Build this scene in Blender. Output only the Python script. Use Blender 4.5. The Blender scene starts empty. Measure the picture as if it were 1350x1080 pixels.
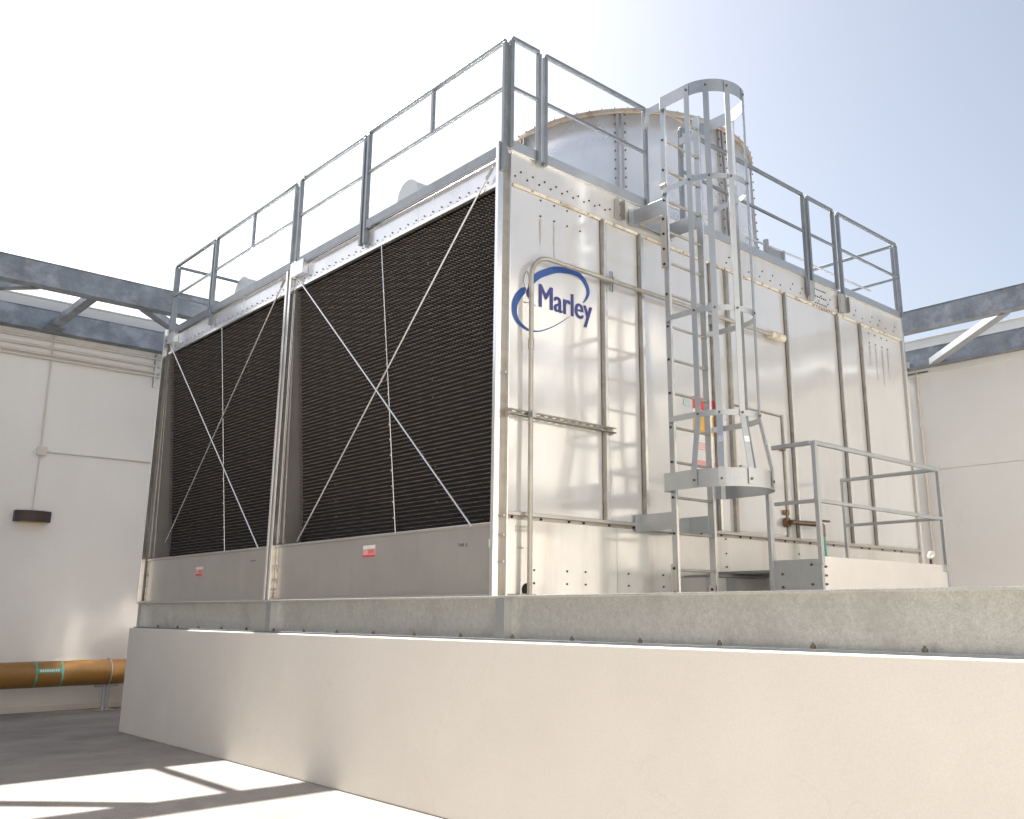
import bpy, math, random
from mathutils import Vector, Matrix, noise
random.seed(7)
R = math.radians
SC = bpy.context.scene

# ------------------------------------------------------------------ camera
cam_d = bpy.data.cameras.new("camera")
cam = bpy.data.objects.new("camera", cam_d)
SC.collection.objects.link(cam)
cam.location = (-4.9967, -6.0013, -0.1226)
cam.rotation_euler = (R(90 + 13.664), 0, R(46.9866 - 90))
cam_d.sensor_width = 36
cam_d.lens = 36 * 1217.98 / 1350
cam_d.shift_x = -(730.73 - 675) / 1350
cam_d.shift_y = -(540 - 510.01) / 1350
cam_d.clip_start = 0.05
cam_d.clip_end = 2000
SC.camera = cam
SC.render.resolution_x, SC.render.resolution_y = 1024, 819

# ------------------------------------------------------------------ world, sun, exposure
SUN_EL, SUN_AZ = 45.0, 0.35           # azimuth from +Y towards +X
w = bpy.data.worlds.new("World"); SC.world = w; w.use_nodes = True
nt = w.node_tree
bg = nt.nodes["Background"]
sky = nt.nodes.new("ShaderNodeTexSky")
sky.sky_type = 'NISHITA'; sky.sun_disc = False
sky.sun_elevation = R(SUN_EL); sky.sun_rotation = R(SUN_AZ)
sky.air_density = 1.0; sky.dust_density = 3.6; sky.ozone_density = 1.0; sky.altitude = 50
hs = nt.nodes.new("ShaderNodeHueSaturation"); hs.inputs["Saturation"].default_value = 0.64
nt.links.new(sky.outputs[0], hs.inputs["Color"]); nt.links.new(hs.outputs[0], bg.inputs[0])
bg.inputs[1].default_value = 0.070
sun_d = bpy.data.lights.new("sun", 'SUN')
sun_d.energy = 5.0; sun_d.angle = R(0.53); sun_d.color = (1.0, 0.965, 0.915)
sun = bpy.data.objects.new("sun", sun_d); SC.collection.objects.link(sun)
d = Vector((math.sin(R(SUN_AZ)) * math.cos(R(SUN_EL)), math.cos(R(SUN_AZ)) * math.cos(R(SUN_EL)), math.sin(R(SUN_EL))))
sun.rotation_euler = d.to_track_quat('Z', 'Y').to_euler()
sun.location = d * 30
SC.view_settings.view_transform = 'Standard'
SC.view_settings.look = 'None'
SC.view_settings.exposure = 1.52
SC.view_settings.gamma = 1.0
SC.view_settings.use_curve_mapping = False
SC.render.engine = 'CYCLES'
cy = SC.cycles
cy.use_denoising = True
cy.max_bounces = 10; cy.diffuse_bounces = 6; cy.glossy_bounces = 6
cy.caustics_reflective = True; cy.caustics_refractive = False
cy.blur_glossy = 0.05
cy.sample_clamp_indirect = 80.0

# ------------------------------------------------------------------ materials
def mat(name, col, rough=0.5, metal=0.0, var=0.1, vscale=2.0, bump=0.0, bscale=30.0, spec=0.5,
        dirt=None, dirt_scale=1.2, dirt_amt=0.0, spangle=0.0, spscale=60.0, rvar=0.0, streak=False, speck=0.0, crack=0.0):
    m = bpy.data.materials.new(name); m.use_nodes = True
    n = m.node_tree; L = n.links
    b = n.nodes["Principled BSDF"]
    b.inputs["Metallic"].default_value = metal
    b.inputs["Roughness"].default_value = rough
    b.inputs["Specular IOR Level"].default_value = spec
    geo = n.nodes.new("ShaderNodeNewGeometry")
    pos = geo.outputs["Position"]
    def nz(scale, detail=4, vec=None, rough_=0.55):
        t = n.nodes.new("ShaderNodeTexNoise"); t.inputs["Scale"].default_value = scale
        t.inputs["Detail"].default_value = detail; t.inputs["Roughness"].default_value = rough_
        L.new(vec if vec is not None else pos, t.inputs["Vector"]); return t.outputs["Fac"]
    def rng(x, a, b_, c, d_):
        q = n.nodes.new("ShaderNodeMapRange"); q.clamp = True
        for i, v in enumerate((a, b_, c, d_)): q.inputs[1 + i].default_value = v
        L.new(x, q.inputs[0]); return q.outputs[0]
    def mix(f, a, b_, mode='MIX'):
        q = n.nodes.new("ShaderNodeMix"); q.data_type = 'RGBA'; q.blend_type = mode
        if isinstance(f, float): q.inputs[0].default_value = f
        else: L.new(f, q.inputs[0])
        for s, v in ((6, a), (7, b_)):
            if isinstance(v, tuple): q.inputs[s].default_value = (*v, 1)
            else: L.new(v, q.inputs[s])
        return q.outputs[2]
    lo = tuple(max(0, c * (1 - var)) for c in col); hi = tuple(min(1, c * (1 + var)) for c in col)
    c = mix(rng(nz(vscale), 0.3, 0.7, 0, 1), lo, hi)
    if spangle:
        v = n.nodes.new("ShaderNodeTexVoronoi"); v.inputs["Scale"].default_value = spscale
        L.new(pos, v.inputs["Vector"])
        sx = n.nodes.new("ShaderNodeSeparateColor"); L.new(v.outputs["Color"], sx.inputs[0])
        c = mix(rng(sx.outputs[0], 0, 1, 0, 1), mix(1.0, c, (1 - spangle,) * 3, 'MULTIPLY'), mix(1.0, c, (1 + spangle,) * 3, 'MULTIPLY'))
        L.new(rng(sx.outputs[1], 0, 1, max(0.05, rough - spangle * .6), min(1, rough + spangle * .6)), b.inputs["Roughness"])
    elif rvar:
        L.new(rng(nz(vscale * 1.7), 0.3, 0.7, max(0.02, rough - rvar), rough + rvar), b.inputs["Roughness"])
    if dirt:
        vec = None
        if streak:
            mp = n.nodes.new("ShaderNodeMapping"); mp.inputs["Scale"].default_value = (1, 1, 0.12)
            L.new(pos, mp.inputs["Vector"]); vec = mp.outputs[0]
        c = mix(rng(nz(dirt_scale, 6, vec, 0.65), 0.5, 0.72, 0, dirt_amt), c, dirt)
    if speck:
        c = mix(rng(nz(85, 3), .35, .65, 0, 1), mix(1.0, c, (1 - speck,) * 3, 'MULTIPLY'), mix(1.0, c, (1 + speck,) * 3, 'MULTIPLY'))
    if crack:
        wv = n.nodes.new("ShaderNodeVectorMath"); wv.operation = 'ADD'; L.new(pos, wv.inputs[0])
        nn = n.nodes.new("ShaderNodeTexNoise"); nn.inputs["Scale"].default_value = 1.8; nn.inputs["Detail"].default_value = 6; L.new(pos, nn.inputs["Vector"])
        L.new(nn.outputs["Color"], wv.inputs[1])
        vo = n.nodes.new("ShaderNodeTexVoronoi"); vo.feature = 'DISTANCE_TO_EDGE'; vo.inputs["Scale"].default_value = .55
        L.new(wv.outputs[0], vo.inputs["Vector"])
        line = rng(vo.outputs["Distance"], 0, .006, 1, 0)
        mk = n.nodes.new("ShaderNodeMath"); mk.operation = 'MULTIPLY'; L.new(line, mk.inputs[0]); L.new(rng(nz(.9, 3), .5, .62, 0, 1), mk.inputs[1])
        c = mix(mk.outputs[0], c, mix(1.0, c, (1 - crack, 1 - crack * 1.1, 1 - crack * 1.2), 'MULTIPLY'))
    L.new(c, b.inputs["Base Color"])
    if bump:
        bp = n.nodes.new("ShaderNodeBump"); bp.inputs["Strength"].default_value = bump
        bp.inputs["Distance"].default_value = 0.01
        L.new(nz(bscale, 5), bp.inputs["Height"]); L.new(bp.outputs[0], b.inputs["Normal"])
    return m

M = {}
M['ground'] = mat("roof_concrete", (.305, .283, .258), .85, 0, .14, 1.6, .5, 60, .3, speck=.16, crack=.22, dirt=(.18, .165, .15), dirt_scale=1.5, dirt_amt=.6)
M['wall'] = mat("beige_render", (.80, .775, .735), .8, 0, .03, .8, .12, 160, .3, speck=.03, crack=.05, dirt=(.74, .715, .68), dirt_scale=.9, dirt_amt=.35, streak=True)
M['plinth'] = mat("painted_plinth", (.765, .725, .66), .75, 0, .03, 1.1, .14, 120, .35, speck=.03, crack=.055, dirt=(.70, .66, .60), dirt_scale=.8, dirt_amt=.35)
M['cap'] = mat("parapet_sheet", (.66, .65, .62), .55, 0, .04, 2)
M['galv'] = mat("galvanised_steel", (.46, .48, .49), .36, .75, .08, 3, .02, 90, .5, spangle=.04, spscale=90, dirt=(.34, .34, .34), dirt_scale=3, dirt_amt=.35)
M['galv_beam'] = mat("galvanised_beam", (.60, .60, .565), .38, .68, .08, 28, .04, 50, .5, spangle=.10, spscale=110, dirt=(.38, .375, .345), dirt_scale=2.0, dirt_amt=.55)
M['galv_truss'] = mat("galvanised_truss", (.23, .255, .285), .5, .35, .22, 3.5, .05, 40, .5, spangle=.07, spscale=25, dirt=(.50, .53, .58), dirt_scale=1.9, dirt_amt=.8)
M['rail'] = mat("galvanised_rail", (.25, .27, .285), .40, .6, .12, 6, .04, 90, .5, spangle=.06, spscale=90)
M['stainless'] = mat("polished_stainless", (.715, .712, .70), .11, .36, .03, 1.2, 0, 30, .5, rvar=.03, dirt=(.62, .58, .52), dirt_scale=2.2, dirt_amt=.35, streak=True)
M['mirror'] = mat("mirror_stainless", (.84, .83, .81), .07, .85, .03, 1.2)
M['wall_s'] = mat("dimmed_render", (.47, .45, .42), .8, 0, .04, .8)  # wall beige darkened to soften its sunlit reflection in the casing
M['stain_low'] = mat("stained_stainless", (.72, .705, .67), .17, .45, .05, 2.0, .03, 40, .5, rvar=.08, dirt=(.55, .50, .43), dirt_scale=3.0, dirt_amt=.6, streak=True)
M['dull'] = mat("dull_stainless", (.50, .475, .445), .34, .7, .06, 2, .02, 60, .5, dirt=(.38, .34, .29), dirt_scale=2, dirt_amt=.3, streak=True)
M['batten'] = mat("weathered_batten", (.37, .345, .305), .42, .7, .14, 4, .05, 60, .5, dirt=(.22, .16, .10), dirt_scale=5, dirt_amt=.6)
M['bright'] = mat("bright_stainless", (.86, .85, .83), .22, .9, .04, 4)
M['rust'] = mat("rust_stained_trim", (.74, .68, .55), .5, .2, .10, 5, .1, 60, .4, dirt=(.30, .15, .06), dirt_scale=8, dirt_amt=1.0)
M['cyl'] = mat("fan_cylinder_sheet", (.80, .81, .83), .25, .5, .04, 2, 0, 20, .5, rvar=.04, dirt=(.55, .57, .60), dirt_scale=2, dirt_amt=.3, streak=True)
M['flange'] = mat("stained_flange", (.46, .41, .34), .55, .4, .15, 6, .1, 70, .4, dirt=(.26, .13, .07), dirt_scale=6, dirt_amt=.8)
M['fill'] = mat("black_fill", (.235, .205, .185), .5, 0, .25, 14, 0, 30, .35)
M['dark'] = mat("inner_shadow_sheet", (.015, .014, .013), .9)  # near-black colour stands for the shade inside the tower
M['bolt'] = mat("dark_bolt", (.16, .13, .10), .5, .6, .2, 40)
M['hole'] = mat("open_hole", (.03, .027, .025), .9)
M['blue'] = mat("blue_print", (.028, .085, .30), .35, 0, .04, 5)
M['navy'] = mat("navy_print", (.045, .055, .22), .35, 0, .04, 5)
M['ink'] = mat("black_print", (.07, .06, .06), .6)
M['greyprint'] = mat("grey_print", (.30, .29, .27), .6)
M['red'] = mat("red_label", (.66, .05, .07), .5, 0, .06, 20)
M['pink'] = mat("faded_label", (.78, .38, .36), .5, 0, .10, 30)
M['white'] = mat("white_label", (.78, .77, .73), .5, 0, .04, 10)
M['yellow'] = mat("yellow_label", (.72, .42, .08), .5, 0, .10, 20)
M['pipe'] = mat("brown_pipe_paint", (.30, .150, .030), .42, 0, .16, 3, .05, 60, .5, dirt=(.13, .075, .035), dirt_scale=3, dirt_amt=.7)
M['green'] = mat("green_band", (.09, .36, .24), .5, 0, .08, 20)
M['palegreen'] = mat("pale_green_label", (.50, .64, .55), .5, 0, .05, 20)
M['zinc'] = mat("weathered_zinc_sheet", (.50, .485, .455), .5, .15, .08, 3, .02, 50, .5, dirt=(.36, .34, .31), dirt_scale=4, dirt_amt=.5)
M['drip'] = mat("drip_stain", (.52, .49, .45), .35, .4, .1, 20)
M['hose'] = mat("green_hose", (.10, .42, .27), .45, 0, .1, 20)
M['brass'] = mat("tarnished_brass", (.23, .16, .10), .45, .8, .25, 20)
M['bronze'] = mat("dark_bronze_housing", (.060, .038, .038), .5, .1, .1, 10)
M['conduit'] = mat("painted_conduit", (.66, .61, .54), .6, 0, .05, 6)
M['tanpipe'] = mat("weathered_pipe", (.47, .44, .38), .42, .6, .12, 6, .05, 60, .5, dirt=(.35, .31, .24), dirt_scale=8, dirt_amt=.6)
M['cover'] = mat("grey_pipe_paint", (.62, .64, .65), .5, 0, .04, 4)
M['grate'] = mat("grey_grating", (.26, .255, .25), .55, .5, .1, 10)

# ------------------------------------------------------------------ helpers
COL = SC.collection
LOC = {}
def wloc(o): return LOC.get(o.name, Vector((0, 0, 0))) if o else Vector((0, 0, 0))
def thing(name, label, cat, loc, group=None):
    o = bpy.data.objects.new(name, None); COL.objects.link(o)
    o.empty_display_size = .1
    o.location = loc; LOC[o.name] = Vector(loc)
    o['label'] = label; o['category'] = cat
    if group: o['group'] = group
    return o
def tag(o, label, cat, group=None):
    o['label'] = label; o['category'] = cat
    if group: o['group'] = group
    return o

class MB:
    def __init__(s): s.v = []; s.f = []; s.sm = []
    def add(s, vs, fs, smooth=False):
        k = len(s.v); s.v += [tuple(x) for x in vs]; s.f += [tuple(i + k for i in f) for f in fs]
        s.sm += [smooth] * len(fs); return s
    def box(s, x0, x1, y0, y1, z0, z1):
        v = [(x, y, z) for x in (x0, x1) for y in (y0, y1) for z in (z0, z1)]
        return s.add(v, [(0, 1, 3, 2), (4, 6, 7, 5), (0, 4, 5, 1), (2, 3, 7, 6), (0, 2, 6, 4), (1, 5, 7, 3)])
    def bar(s, p, q, a, b, up=(0, 0, 1)):
        """rectangular bar from p to q; a = width across, b = size along 'up'"""
        p, q = Vector(p), Vector(q); t = (q - p).normalized(); u = Vector(up)
        if abs(t.dot(u)) > .999: u = Vector((0, 1, 0))
        x = t.cross(u).normalized(); y = x.cross(t).normalized()
        vs = [c + x * sx * a / 2 + y * sy * b / 2 for c in (p, q) for sx, sy in ((-1, -1), (1, -1), (1, 1), (-1, 1))]
        return s.add(vs, [(3, 2, 1, 0), (4, 5, 6, 7), (0, 1, 5, 4), (1, 2, 6, 5), (2, 3, 7, 6), (3, 0, 4, 7)])
    def tube(s, pts, r, n=12, caps=True):
        pts = [Vector(p) for p in pts]; rings = []
        prev = None
        for i, p in enumerate(pts):
            t = (pts[min(i + 1, len(pts) - 1)] - pts[max(i - 1, 0)]).normalized()
            if prev is None:
                u = Vector((0, 0, 1)) if abs(t.z) < .9 else Vector((0, 1, 0))
                x = t.cross(u).normalized()
            else:
                x = (prev - t * prev.dot(t)).normalized()
            prev = x; y = t.cross(x)
            rr = r[i] if isinstance(r, (list, tuple)) else r
            rings.append([p + (x * math.cos(2 * math.pi * k / n) + y * math.sin(2 * math.pi * k / n)) * rr for k in range(n)])
        vs = [v for g in rings for v in g]; fs = []
        for i in range(len(rings) - 1):
            for k in range(n):
                fs.append((i * n + k, i * n + (k + 1) % n, (i + 1) * n + (k + 1) % n, (i + 1) * n + k))
        s.add(vs, fs, True)
        if caps:
            s.add(rings[0], [tuple(range(n - 1, -1, -1))]); s.add(rings[-1], [tuple(range(n))])
        return s
    def prism(s, poly, o, ax, ay, nrm, th):
        o, ax, ay, nrm = map(Vector, (o, ax, ay, nrm)); n = len(poly)
        vs = [o + ax * a + ay * b for a, b in poly] + [o + ax * a + ay * b + nrm * th for a, b in poly]
        fs = [tuple(range(n - 1, -1, -1)), tuple(range(n, 2 * n))] + [(i, (i + 1) % n, (i + 1) % n + n, i + n) for i in range(n)]
        return s.add(vs, fs)
    def build(s, name, m, parent=None, kind=None, bevel=0, origin=None):
        xs = list(zip(*s.v))
        c = Vector([(min(a) + max(a)) / 2 for a in xs]) if origin is None else Vector(origin)
        me = bpy.data.meshes.new(name)
        me.from_pydata([tuple(Vector(v) - c) for v in s.v], [], s.f)
        me.polygons.foreach_set("use_smooth", s.sm)
        me.materials.append(m); me.update()
        o = bpy.data.objects.new(name, me); COL.objects.link(o)
        o.location = c - wloc(parent); LOC[o.name] = c
        if parent: o.parent = parent
        if kind: o['kind'] = kind
        if bevel:
            b = o.modifiers.new("bevel", 'BEVEL'); b.width = bevel; b.segments = 2; b.limit_method = 'ANGLE'
            b.harden_normals = False
        return o
def dup(o, at, parent=None):
    """copy of a part placed with its origin at the world point 'at'"""
    parent = parent or o.parent
    c = o.copy(); COL.objects.link(c); c.parent = parent
    c.location = Vector(at) - wloc(parent); LOC[c.name] = Vector(at)
    return c
def bolts(name, pts, nrm, r, h, m, parent, n=6):
    mb = MB(); nrm = Vector(nrm)
    for p in pts: mb.tube([Vector(p), Vector(p) + nrm * h], r, n)
    return mb.build(name, m, parent, 'stuff')

ZG = -1.75            # roof slab level
L1, L2, ZC = 7.54, 8.08, 4.05
YB, XE, XW, YS = 11.73, 13.0, -12.0, -9.6
ZT = 5.34

# ------------------------------------------------------------------ ground
g = MB().add([(-600, -600, ZG), (600, -600, ZG), (600, 600, ZG), (-600, 600, ZG)], [(0, 1, 2, 3)]).build("ground", M['ground'], None, 'structure')

# ------------------------------------------------------------------ screen walls
def wall_thing(label, base): return thing("screen_wall", label, "wall", base)
# north (behind the tower, on the left of the picture)
wn = wall_thing("beige rendered screen wall behind the tower, at the left edge, with brown pipe along its foot", (0, YB, ZG))
MB().box(XW, XE, YB, YB + .25, ZG, ZT - .03).build("wall_face", M['wall'], wn)
MB().box(XW, XE, YB - .03, YB + .28, ZT - .03, ZT).build("parapet_cap", M['cap'], wn, bevel=.004)
MB().box(XW, XE - .02, YB - .012, YB, ZT - .40, ZT - .035).build("flashing", M['cap'], wn)
MB().box(XW, XE - .02, YB - .020, YB, ZG + .004, ZG + .10).build("skirting", M['plinth'], wn)
# east (right edge): panels with joints
we = wall_thing("beige panelled screen wall at the right edge beyond the service platform", (XE, 1, ZG))
MB().box(XE + .02, XE + .25, YS, YB, ZG, ZT - .03).build("wall_core", M['plinth'], we)
for ya, yb in ((YS, YB - .01),):
    MB().box(XE, XE + .02, ya, yb, ZG + .01, 2.605).build("wall_panel", M['wall'], we, bevel=.002)
    MB().box(XE, XE + .02, ya, yb, 2.615, 4.56).build("wall_panel", M['wall'], we, bevel=.002)
MB().box(XE - .05, XE + .02, YS, YB - .02, 4.55, 4.685).build("fascia", M['wall'], we, bevel=.004)
MB().box(XE - .03, XE + .28, YS, YB - .04, ZT - .03, ZT + .004).build("parapet_cap", M['cap'], we, bevel=.004)
MB().box(XE - .012, XE + .02, YS, YB - .03, 4.69, ZT - .035).build("flashing", M['cap'], we)
# south and west walls close the enclosure behind the viewer (mirrored in the polished casing)
ws = wall_thing("tall sunlit beige wall facing the tower, seen mirrored in the polished casing", (2, YS, ZG))
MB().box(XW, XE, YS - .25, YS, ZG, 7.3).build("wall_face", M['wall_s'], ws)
MB().box(XW, XE, YS - .28, YS + .04, 7.3, 7.36).build("parapet_cap", M['cap'], ws)
for k in range(5):
    x = -6 + k * 4.4
    MB().box(x, x + .12, YS, YS + .06, ZG + .3, 7.2).build("downpipe", M['conduit'], ws)
ww = wall_thing("beige screen wall closing the yard on the west side", (XW, 1, ZG))
MB().box(XW - .25, XW, YS, YB, ZG, ZT).build("wall_face", M['wall'], ww)

# ------------------------------------------------------------------ stiffening trusses
TZ0, TZ1 = 4.69, 5.07
def truss(label, base, P, nodes_strut, diags, along, a0, a1):
    """P(t, off): point at distance t along the wall, off = distance into the yard"""
    t = thing("wall_truss", label, "truss", base)
    def beam(name, off, wd):
        p, q = P(a0, off), P(a1, off)
        zc = (TZ0 + TZ1) / 2
        mb = MB().bar((p[0], p[1], zc), (q[0], q[1], zc), wd, TZ1 - TZ0 - .03)
        # thin flange plates above and below
        mb.bar((p[0], p[1], TZ1 - .007), (q[0], q[1], TZ1 - .007), wd + .03, .014)
        mb.bar((p[0], p[1], TZ0 + .007), (q[0], q[1], TZ0 + .007), wd + .03, .014)
        return mb.build(name, M['galv_truss'], t, bevel=.003)
    beam("wall_beam", .13, .20); beam("outer_beam", 2.62, .20)
    for s in nodes_strut:
        p, q = P(s, .23), P(s, 2.52)
        MB().bar((p[0], p[1], TZ0 + .06), (q[0], q[1], TZ0 + .06), .15, .12).build("strut", M['galv_truss'], t, bevel=.003)
        g0 = P(s, .26); MB().bar((g0[0], g0[1], TZ0 - .010), tuple(list(P(s, .62))[:2]) + (TZ0 - .010,), .30, .012).build("gusset_plate", M['galv_truss'], t)
    for s0, s1 in diags:
        p, q = P(s0, .23), P(s1, 2.52)
        MB().bar((p[0], p[1], TZ0 + .06), (q[0], q[1], TZ0 + .06), .16, .12).build("diagonal", M['galv'] if along == 'y' else M['galv_truss'], t, bevel=.003)  # y-running trusses get paler diagonals, their sunlit look put into the colour
    return t
PN = lambda s, o: (s, YB - o)
truss("galvanised steel truss braced off the wall behind the tower, spotted grey beams at left", (-.85, YB, TZ0), PN,
      [-.85, -6.0, 4.3, 9.4], [(-3.9, -1.66), (2.2, -.05), (-3.9, -5.3), (-9.0, -6.8), (2.2, 3.5), (7.4, 5.1), (7.4, 8.6)], 'x', XW + .05, XE - .05)
PE = lambda s, o: (XE - o, s)
tr_e = truss("galvanised steel truss along the right-hand wall with diagonals coloured pale as if sunlit", (XE, 1.5, TZ0), PE,
      [-5.6, 6.6], [(1.9, -.42), (-3.0, -1.2), (-3.0, -4.9), (-8.2, -6.4), (2.4, 5.6), (9.0, 7.2)], 'y', YS + .1, YB - 2.75)
# conduit clipped to the outer beam, and bolts/patches
MB().tube([(XE - 2.67, -.40, 4.985), (XE - 2.67, -6.0, 4.985)], .016, 8).build("clipped_conduit", M['bright'], tr_e)
PSs = lambda s, o: (s, YS + o)
truss("galvanised steel truss along the tall wall opposite the ladder end of the tower", (1, YS, TZ0), PSs,
      [-4.5, 1.0, 6.4], [(-1.8, -3.7), (-1.8, .2), (3.7, 1.8), (3.7, 5.6), (9.1, 7.2)], 'x', XW + .3, XE - 2.8)
PW = lambda s, o: (XW + o, s)
truss("galvanised steel truss along the west wall of the yard", (XW, 1, TZ0), PW,
      [-2, 4], [(1, -1.2), (1, 3.2)], 'y', YS + 2.8, YB - 2.8)

# ------------------------------------------------------------------ plinth
pl = thing("tower_plinth", "long beige rendered concrete plinth carrying the steel beam and the tower", "plinth", (4, 0, ZG))
MB().box(-.138, 8.3, YS + 1.2, 8.10, ZG, -.352).build("plinth_body", M['plinth'], pl, bevel=.012)

# ------------------------------------------------------------------ support beam
bm = thing("support_beam", "weathered galvanised steel beam running along the top edge of the plinth", "beam", (0, 0, -.35))
MB().box(-.012, .012, -8.0, 8.02, -.334, -.016).build("web", M['galv_beam'], bm)
MB().box(-.095, .095, -8.0, 8.02, -.016, 0).build("top_flange", M['galv_beam'], bm, bevel=.003)
MB().box(-.105, .105, -8.0, 8.02, -.350, -.334).build("bottom_flange", M['rail'], bm, bevel=.003)  # darker than the web: shade low on the beam is put into its colour
for y in (7.95, 3.98, -.06):
    MB().box(-.088, -.012, y - .09, y + .02, -.333, -.017).build("stiffener", M['galv'], bm)
fb = MB(); fb.tube([(-.075, -.24, -.334), (-.075, -.24, -.314)], .016, 6); fb.tube([(-.075, -.24, -.334), (-.075, -.24, -.300)], .008, 6)
b0 = fb.build("anchor_bolt", M['bolt'], bm)
for k in range(-10, 12):
    if k == 0: continue
    dup(b0, (-.075, -.24 + k * .675, b0.location.z + wloc(bm).z))
for nm, x0, x1, y0, y1 in (("cross_beam", .11, 7.45, .02, .14), ("cross_beam", .11, 7.45, L2 - .16, L2 - .04), ("far_beam", 7.46, 7.60, -.02, 8.02)):
    MB().box(x0, x1, y0, y1, -.350, -.004).build(nm, M['galv_beam'], bm)

# ------------------------------------------------------------------ cooling tower
tw = thing("cooling_tower", "large stainless steel cooling tower with black louvred side and fan cylinder on its roof", "cooling tower", (L1 / 2, L2 / 2, 0))
XJ = [.035, 1.245, 1.80, 2.985, 4.475, 5.70, 6.29, L1 - .03]
def wavy(face, a0, a1, z0, z1, seed, amp=.005, da=.07, dz=.09):
    """sheet with shallow oil-canning; face = function (a, z, out) -> point"""
    na, nz_ = max(4, int((a1 - a0) / da)), max(4, int((z1 - z0) / dz)); mb = MB(); vs = []
    for j in range(nz_ + 1):
        for i in range(na + 1):
            u, v = i / na, j / nz_
            a = a0 + (a1 - a0) * u; z = z0 + (z1 - z0) * v
            e = (1 - (2 * u - 1) ** 6) * (1 - (2 * v - 1) ** 10)
            if seed == 1.1: e *= 1 - .93 * max(0, 1 - ((z - 2.7) / .62) ** 4)      # flat round the logo
            h = noise.noise(Vector((a * .85 + seed, z * .55, seed * 3.1))) * 1.0 + noise.noise(Vector((a * 2.2, z * 1.3 + seed, seed))) * .28
            vs.append(face(a, z, .004 + h * e * amp))
    fs = [(j * (na + 1) + i, j * (na + 1) + i + 1, (j + 1) * (na + 1) + i + 1, (j + 1) * (na + 1) + i) for j in range(nz_) for i in range(na)]
    mb.add(vs, fs, True); return mb
fS = lambda a, z, o: (a, -o, z)
fN = lambda a, z, o: (L1 - a, L2 + o, z)
AMP = .0105
for i in range(len(XJ) - 1):
    a, b = XJ[i] + .003, XJ[i + 1] - .003
    amp = AMP * min(1.6, max(.5, (b - a)))
    wavy(fS, a, b, .705, 3.685, 3.7 * i + 1.1, amp).build("casing_panel", M['stainless'], tw)
    wavy(fN, L1 - b, L1 - a, .705, 3.685, 5.7 * i + 9, amp * 3.6).build("casing_panel", M['mirror'], tw)
XB = [.035, 1.40, 2.985, 4.475, 5.70, L1 - .03]
for i in range(len(XB) - 1):
    wavy(fS, XB[i] + .002, XB[i + 1] - .002, .0, .665, 8.3 * i + 2, .006).build("basin_panel", M['stain_low'], tw)
    wavy(fN, L1 - XB[i + 1], L1 - XB[i], .0, .665, 6.3 * i + 5, .006).build("basin_panel", M['stain_low'], tw)
XT = [.035, 2.2, 3.9, 5.72, L1 - .03]
for i in range(len(XT) - 1):
    wavy(fS, XT[i] + .002, XT[i + 1] - .002, 3.72, 4.035, 4.3 * i + 2, .004).build("header_panel", M['stain_low'], tw)
    wavy(fN, L1 - XT[i + 1], L1 - XT[i], 3.72, 4.035, 2.3 * i + 5, .004).build("header_panel", M['stain_low'], tw)
# dark core painted as shade inside, and backing sheets behind the panels
MB().box(.30, L1 - .30, .012, L2 - .012, .0, 4.02).build("dark_core", M['dark'], tw)
MB().box(.03, L1 - .03, .003, .010, 0, 4.04).build("backing_sheet", M['batten'], tw)
MB().box(.03, L1 - .03, L2 - .010, L2 - .003, 0, 4.04).build("backing_sheet", M['batten'], tw)
# top angle, ledges
MB().box(.0, L1, -.018, .03, 4.036, 4.056).build("top_angle", M['bright'], tw, bevel=.002)
MB().box(.0, L1, L2 - .03, L2 + .018, 4.036, 4.056).build("top_angle", M['bright'], tw)
for i in range(len(XJ) - 1):
    MB().box(XJ[i] + .03, XJ[i + 1] - .02, -.022, 0, 3.688, 3.718).build("rust_stained_ledge", M['rust'], tw, bevel=.003)
MB().box(.04, L1 - .05, -.034, 0, .668, .702).build("basin_ledge", M['dull'], tw, bevel=.004)
MB().box(.04, L1 - .05, -.010, 0, .640, .668).build("basin_joint", M['batten'], tw)
# vertical battens: an angle leg standing off the sheet plus a pale lap strip
for i, x in enumerate(XJ[1:-1]):
    MB().box(x - .028, x - .020, -.050, -.004, .705, 3.70).box(x - .028, x + .022, -.012, -.004, .705, 3.70).build("panel_batten", M['batten'], tw)
    MB().box(x + .022, x + .060, -.018, -.004, .705, 3.70).build("lap_strip", M['bright'], tw, bevel=.002)
bolts("batten_bolts", [(x - .004, -.012, .85 + k * .255) for x in XJ[1:-1] for k in range(12)], (0, -1, 0), .011, .012, M['bolt'], tw)
bolts("ledge_bolts", [(.10 + k * .285 + .05 * ((k * 7) % 3), -.008, .655) for k in range(25)], (0, -1, 0), .012, .012, M['hole'], tw)
pts = []
for x0 in (.42, .595, .765, .942): pts += [(x0, -.005, 3.495), (x0, -.005, 3.655)]
for x0 in (6.55, 6.72, 6.9, 7.06): pts += [(x0, -.005, 3.485), (x0, -.005, 3.62)]
for k in range(11):
    x0 = .10 + k * .15; pts += [(x0, -.006, 3.80 + .004 * k), (x0 + .07, -.006, 3.86)]
for k in range(20):
    x0 = 3.1 + k * .22; pts += [(x0, -.006, 3.80)] + ([(x0 + .06, -.006, 3.88)] if k % 3 else [])
for k in range(6):
    for z in (3.76, 3.85, 3.95): pts.append((5.22 + k * .05, -.006, z))
for z in (.33, .47, .62): pts += [(3.08, -.008, z)]
for x0 in (.36, .75, .98, 1.55, 2.05): pts += [(x0, -.007, .11), (x0, -.007, .22)]
pts += [(4.47, -.008, .52), (5.05, -.008, .60)]
bolts("open_bolt_holes", pts, (0, -1, 0), .0095, .006, M['hole'], tw)
bolts("drain_hole", [(.28, -.006, .055)], (0, -1, 0), .055, .006, M['hole'], tw, 16)
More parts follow.
